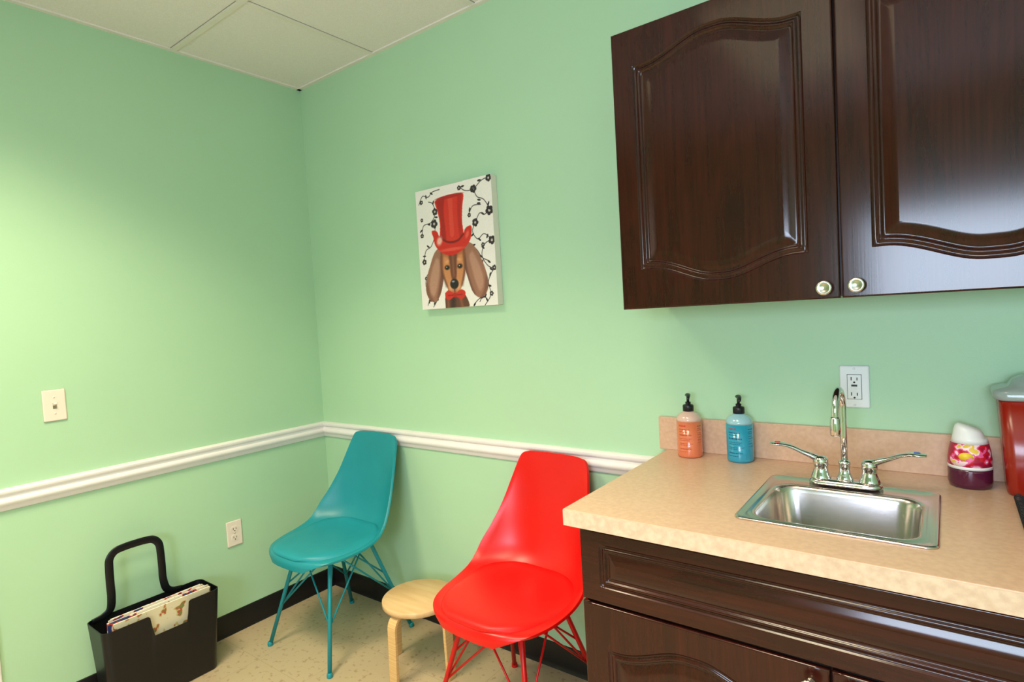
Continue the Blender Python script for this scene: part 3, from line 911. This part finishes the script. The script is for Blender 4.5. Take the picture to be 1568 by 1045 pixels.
# hat
poly([(22, 50), (20, 43), (27, 44), (32, 52), (46, 56), (60, 53), (65, 46), (72, 44), (73, 49), (70, 58), (60, 66), (46, 70), (32, 66), (24, 58)], (208, 36, 28))
poly([(26, 14), (34, 11.5), (46, 10.5), (58, 11), (65, 13), (63, 24), (61.5, 38), (62, 52), (54, 56), (46, 57), (37, 56), (31, 52), (32, 38), (30, 26)], (214, 44, 34))
poly([(28, 14), (36, 12), (40, 12), (38, 26), (39, 54), (33, 50), (33, 34), (31, 24)], (160, 22, 22), .8, 4)
poly([(57, 12), (63, 13), (60, 30), (61, 50), (57, 52), (56, 32)], (176, 26, 24), .7, 4)
poly([(44, 12), (50, 12), (50, 30), (50, 50), (45, 50), (45, 30)], (232, 84, 66), .6, 4)
stroke([(31, 50), (38, 55), (46, 57), (55, 56), (62, 51)], 2.2, (130, 14, 18), soft=1)
ell(30, 54, 3.5, 4.5, (245, 190, 175), .8, 30, .9); ell(46, 64, 16, 1.6, (236, 96, 78), .8, 0, .7); ell(67, 52, 2, 4, (240, 110, 92), .8, 30, .7)
ell(46, 12, 18.5, 1.8, (170, 28, 26), .3, -1, .8)
rs = np.random.RandomState(3)
img = np.clip(img + rs.normal(0, 3.0, img.shape[:2])[..., None], 0, 255)
lin_img = np.where(img / 255 <= .04045, img / 255 / 12.92, ((img / 255 + .055) / 1.055) ** 2.4)
vx = np.linspace(PX0, PX1, NX + 1); vz = np.linspace(PZ1, PZ0, NY + 1)
AX, AZ = np.meshgrid(vx, vz)
co = np.stack([AX.ravel(), np.full(AX.size, -PD), AZ.ravel()], 1)
jj, ii = np.meshgrid(np.arange(NY), np.arange(NX), indexing='ij')
a = (jj * (NX + 1) + ii).ravel()
fc = np.stack([a, a + NX + 1, a + NX + 2, a + 1], 1)
me = bpy.data.meshes.new("painted_front"); me.from_pydata(co.tolist(), [], fc.tolist()); me.update()
ca_ = me.color_attributes.new("paint", 'FLOAT_COLOR', 'CORNER')
colf = np.concatenate([lin_img.reshape(-1, 3), np.ones((NX * NY, 1))], 1)
ca_.data.foreach_set("color", np.repeat(colf, 4, axis=0).astype(np.float32).ravel())
m = bpy.data.materials.new("canvas_paint"); m.use_nodes = True
at = m.node_tree.nodes.new("ShaderNodeVertexColor"); at.layer_name = "paint"
m.node_tree.links.new(at.outputs["Color"], m.node_tree.nodes["Principled BSDF"].inputs["Base Color"])
m.node_tree.nodes["Principled BSDF"].inputs["Roughness"].default_value = 0.5
me.materials.append(m)
o = bpy.data.objects.new("painted_front", me); COL.objects.link(o); attach(o, pic)
M_CANV = pmat("canvas_cloth", (238, 228, 214), rough=0.8, var=0.03, bump=0.3, bscale=500)
box("stretcher", (PX0, -PD + .0003, PZ0), (PX1, -.001, PZ1), M_CANV, pic, 0.0015)

# ------------------------------------------------------------------ soap bottles
def bottle(name, x, y, rgb, rgb_dark, accents):
    e = empty(name, (x, y, CZ))
    ml = pmat(name + "_liquid", rgb, rough=0.12, var=0.03, trans=0.4, coat=0.3)
    mc = pmat(name + "_clear_shoulder", tuple(int(v * .4 + 255 * .6) for v in rgb), rough=0.1, var=0.02, trans=0.3, coat=0.4)
    lathe("body", [(.033, 0), (.0368, .003), (.0375, .008), (.0375, .112)], ml, e, center=(x, y, CZ + .0005), segs=48)
    lathe("shoulder", [(.0375, .1125), (.0372, .118), (.034, .127), (.027, .134), (.017, .139), (.0135, .142), (.0135, .150)], mc, e, center=(x, y, CZ), segs=48)
    lathe("collar", [(.0165, .142), (.0165, .158), (.0150, .161), (.008, .163), (.008, .170), (.001, .170)], M_BLACKP, e, center=(x, y, CZ), segs=32)
    lathe("pump_stem", [(.0042, .168), (.0042, .188), (.001, .188)], M_BLACKP, e, center=(x, y, CZ), segs=16)
    sweep("pump_head", [(x - .003, y + .010, CZ + .191), (x, y, CZ + .1915), (x + .008, y - .018, CZ + .1915), (x + .013, y - .032, CZ + .188), (x + .014, y - .036, CZ + .183)],
          [(.006, .0045), (.0085, .0058), (.0062, .0048), (.0045, .0036), (.0035, .003)], M_BLACKP, e, segs=12, up=(0, 0, 1), smoothn=4)
    md = pmat(name + "_print", rgb_dark, rough=0.4, var=0.02)
    ma = pmat(name + "_accent", accents, rough=0.4, var=0.02)
    base = math.degrees(math.atan2(-1.826 - y, 2.648 - x))
    k = 0
    rnd = random.Random(7)
    for (z, h, a0, a1, mm) in [(.098, .005, -50, -14, ma), (.088, .003, -50, 0, md), (.081, .002, -50, -8, md), (.070, .004, -50, 8, md), (.060, .0018, -50, 12, md), (.055, .0018, -50, 2, md),
                               (.045, .0018, -50, 14, md), (.040, .0018, -50, 0, md), (.028, .003, -50, 10, md), (.020, .0016, -50, -6, md),
                               (.098, .002, 38, 66, md), (.091, .0015, 38, 62, md), (.086, .0015, 38, 66, md), (.078, .0015, 38, 58, md), (.072, .0015, 38, 66, md), (.064, .0015, 38, 60, md), (.056, .0015, 38, 66, md), (.048, .0015, 38, 64, md)]:
        aa = a0
        while aa < a1 - 2:
            wd_ = rnd.uniform(3, 8); b0, b1 = aa, min(aa + wd_, a1); aa += wd_ + 2.4
            vs = []; n_ = 4
            for q in range(n_ + 1):
                an = math.radians(base + b0 + (b1 - b0) * q / n_)
                for zz in (z, z + h): vs.append((x + .0378 * math.cos(an), y + .0378 * math.sin(an), CZ + zz))
            fs = [(2 * q, 2 * q + 2, 2 * q + 3, 2 * q + 1) for q in range(n_)]
            k += 1
            mobj("print_%d" % k, vs, fs, mm, e)
    return e
bottle("soap_pump_bottle", 1.997, -.072, (248, 142, 100), (170, 66, 46), (190, 60, 44))
bottle("soap_pump_bottle", 2.147, -.066, (60, 178, 210), (10, 66, 110), (150, 70, 80))

# ------------------------------------------------------------------ air freshener
AFX, AFY = 2.683, -.082
af = empty("air_freshener", (AFX, AFY, CZ))
M_LAB = cover_mat("freshener_label", (170, 20, 60), [(206, 26, 44), (236, 90, 150), (252, 214, 222), (236, 196, 70)], 55, .44, .07)
M_FW = pmat("freshener_white", (240, 236, 236), rough=0.25, var=0.01)
M_FP = pmat("freshener_gel_purple", (84, 24, 52), rough=0.12, var=0.08, coat=0.4)
c_ = (AFX, AFY, CZ + .0005)
lathe("gel_base", [(.036, 0), (.041, .003), (.0435, .012), (.0435, .040), (.043, .046)], M_FP, af, center=c_, segs=40)
lathe("band", [(.0436, .046), (.0436, .052), (.043, .053)], M_FW, af, center=c_, segs=40)
lathe("label", [(.0432, .053), (.0428, .066), (.0405, .086), (.0365, .106)], M_LAB, af, center=c_, segs=40)
lathe("cap", [(.0367, .106), (.0335, .117), (.030, .127), (.027, .137), (.022, .143), (.001, .144)], M_FW, af, center=c_, segs=40,
      shear=lambda x, y, z: z + (x * -0.35 if z > .124 else 0))
lathe("logo", [(.0001, .0), (.010, .0), (.010, .001), (.0001, .0012)], pmat("logo_yellow", (240, 200, 50), rough=.4), af, center=(AFX - .008, AFY - .0405, CZ + .078), axis='Y', segs=24, sx=1.4)

# ------------------------------------------------------------------ sharps container
sc = empty("sharps_container", (2.86, -.085, CZ))
M_SR = pmat("sharps_red", (165, 36, 20), rough=0.25, var=0.03, trans=0.2, coat=0.2)
M_SL = pmat("sharps_lid_clear", (214, 232, 230), rough=0.15, var=0.02, trans=0.6)
xc, ycn = 2.874, -.088
loft("bin", [rr(xc, ycn, .122, .050, .018, CZ + .001), rr(xc, ycn, .126, .053, .02, CZ + .006), rr(xc, ycn, .140, .064, .022, CZ + .225), rr(xc, ycn, .137, .061, .02, CZ + .225), rr(xc, ycn, .123, .05, .02, CZ + .008)], M_SR, sc)
loft("lid", [rr(xc, ycn, .143, .066, .024, CZ + .218), rr(xc, ycn, .149, .066, .026, CZ + .222), rr(xc, ycn, .149, .066, .026, CZ + .236), rr(xc, ycn, .142, .063, .024, CZ + .241), rr(xc, ycn, .120, .052, .03, CZ + .246),
             rr(xc, ycn, .112, .046, .03, CZ + .262), rr(xc, ycn, .095, .034, .03, CZ + .270)], M_SL, sc)
loft("label", [[(p[0], -.1465 - (p[1] - .12) * .062, CZ + p[1]) for p in rr(xc + .03, .12, .05, .06, .006, 0, 3, 4)], [(p[0], -.1475 - (p[1] - .12) * .062, CZ + p[1]) for p in rr(xc + .03, .12, .05, .06, .006, 0, 3, 4)]],
     pmat("sharps_label_orange", (240, 120, 50), rough=0.5), sc, smooth=False)

# ------------------------------------------------------------------ spiral notebook
nb = empty("spiral_notebook", (2.86, -.30, CZ))
M_NB = pmat("notebook_black", (24, 22, 26), rough=0.45, var=0.1)
box("cover_back", (2.764, -.400, CZ + .0005), (2.954, -.165, CZ + .002), M_NB, nb)
box("pages", (2.768, -.398, CZ + .002), (2.952, -.167, CZ + .009), M_PAGE, nb)
box("cover_front", (2.764, -.400, CZ + .009), (2.954, -.165, CZ + .0105), M_NB, nb)
for i in range(24):
    yq = -.392 + i * .0095
    pts = [(2.764 + .0075 * math.cos(a), yq, CZ + .0085 + .0075 * math.sin(a)) for a in [2 * math.pi * k / 12 for k in range(12)]]
    sweep("ring_%d" % (i + 1), pts, .0011, M_NB, nb, segs=6, closed=True)

# ------------------------------------------------------------------ camera
right = Vector((.7992, .5984, -.0573)); upv = Vector((.0182, .0713, .9974))
right.normalize(); back = right.cross(upv).normalized(); upv = back.cross(right).normalized()
cam = bpy.data.cameras.new("camera"); cam.sensor_width = 36; cam.lens = 889.5 / 1568 * 36
cam.clip_start = 0.02
co_ = bpy.data.objects.new("camera", cam)
Mx = Matrix.Identity(4)
for i in range(3):
    Mx[i][0] = right[i]; Mx[i][1] = upv[i]; Mx[i][2] = back[i]
Mx[0][3], Mx[1][3], Mx[2][3] = 2.648, -1.826, 1.387
co_.matrix_world = Mx
COL.objects.link(co_)
scene.camera = co_
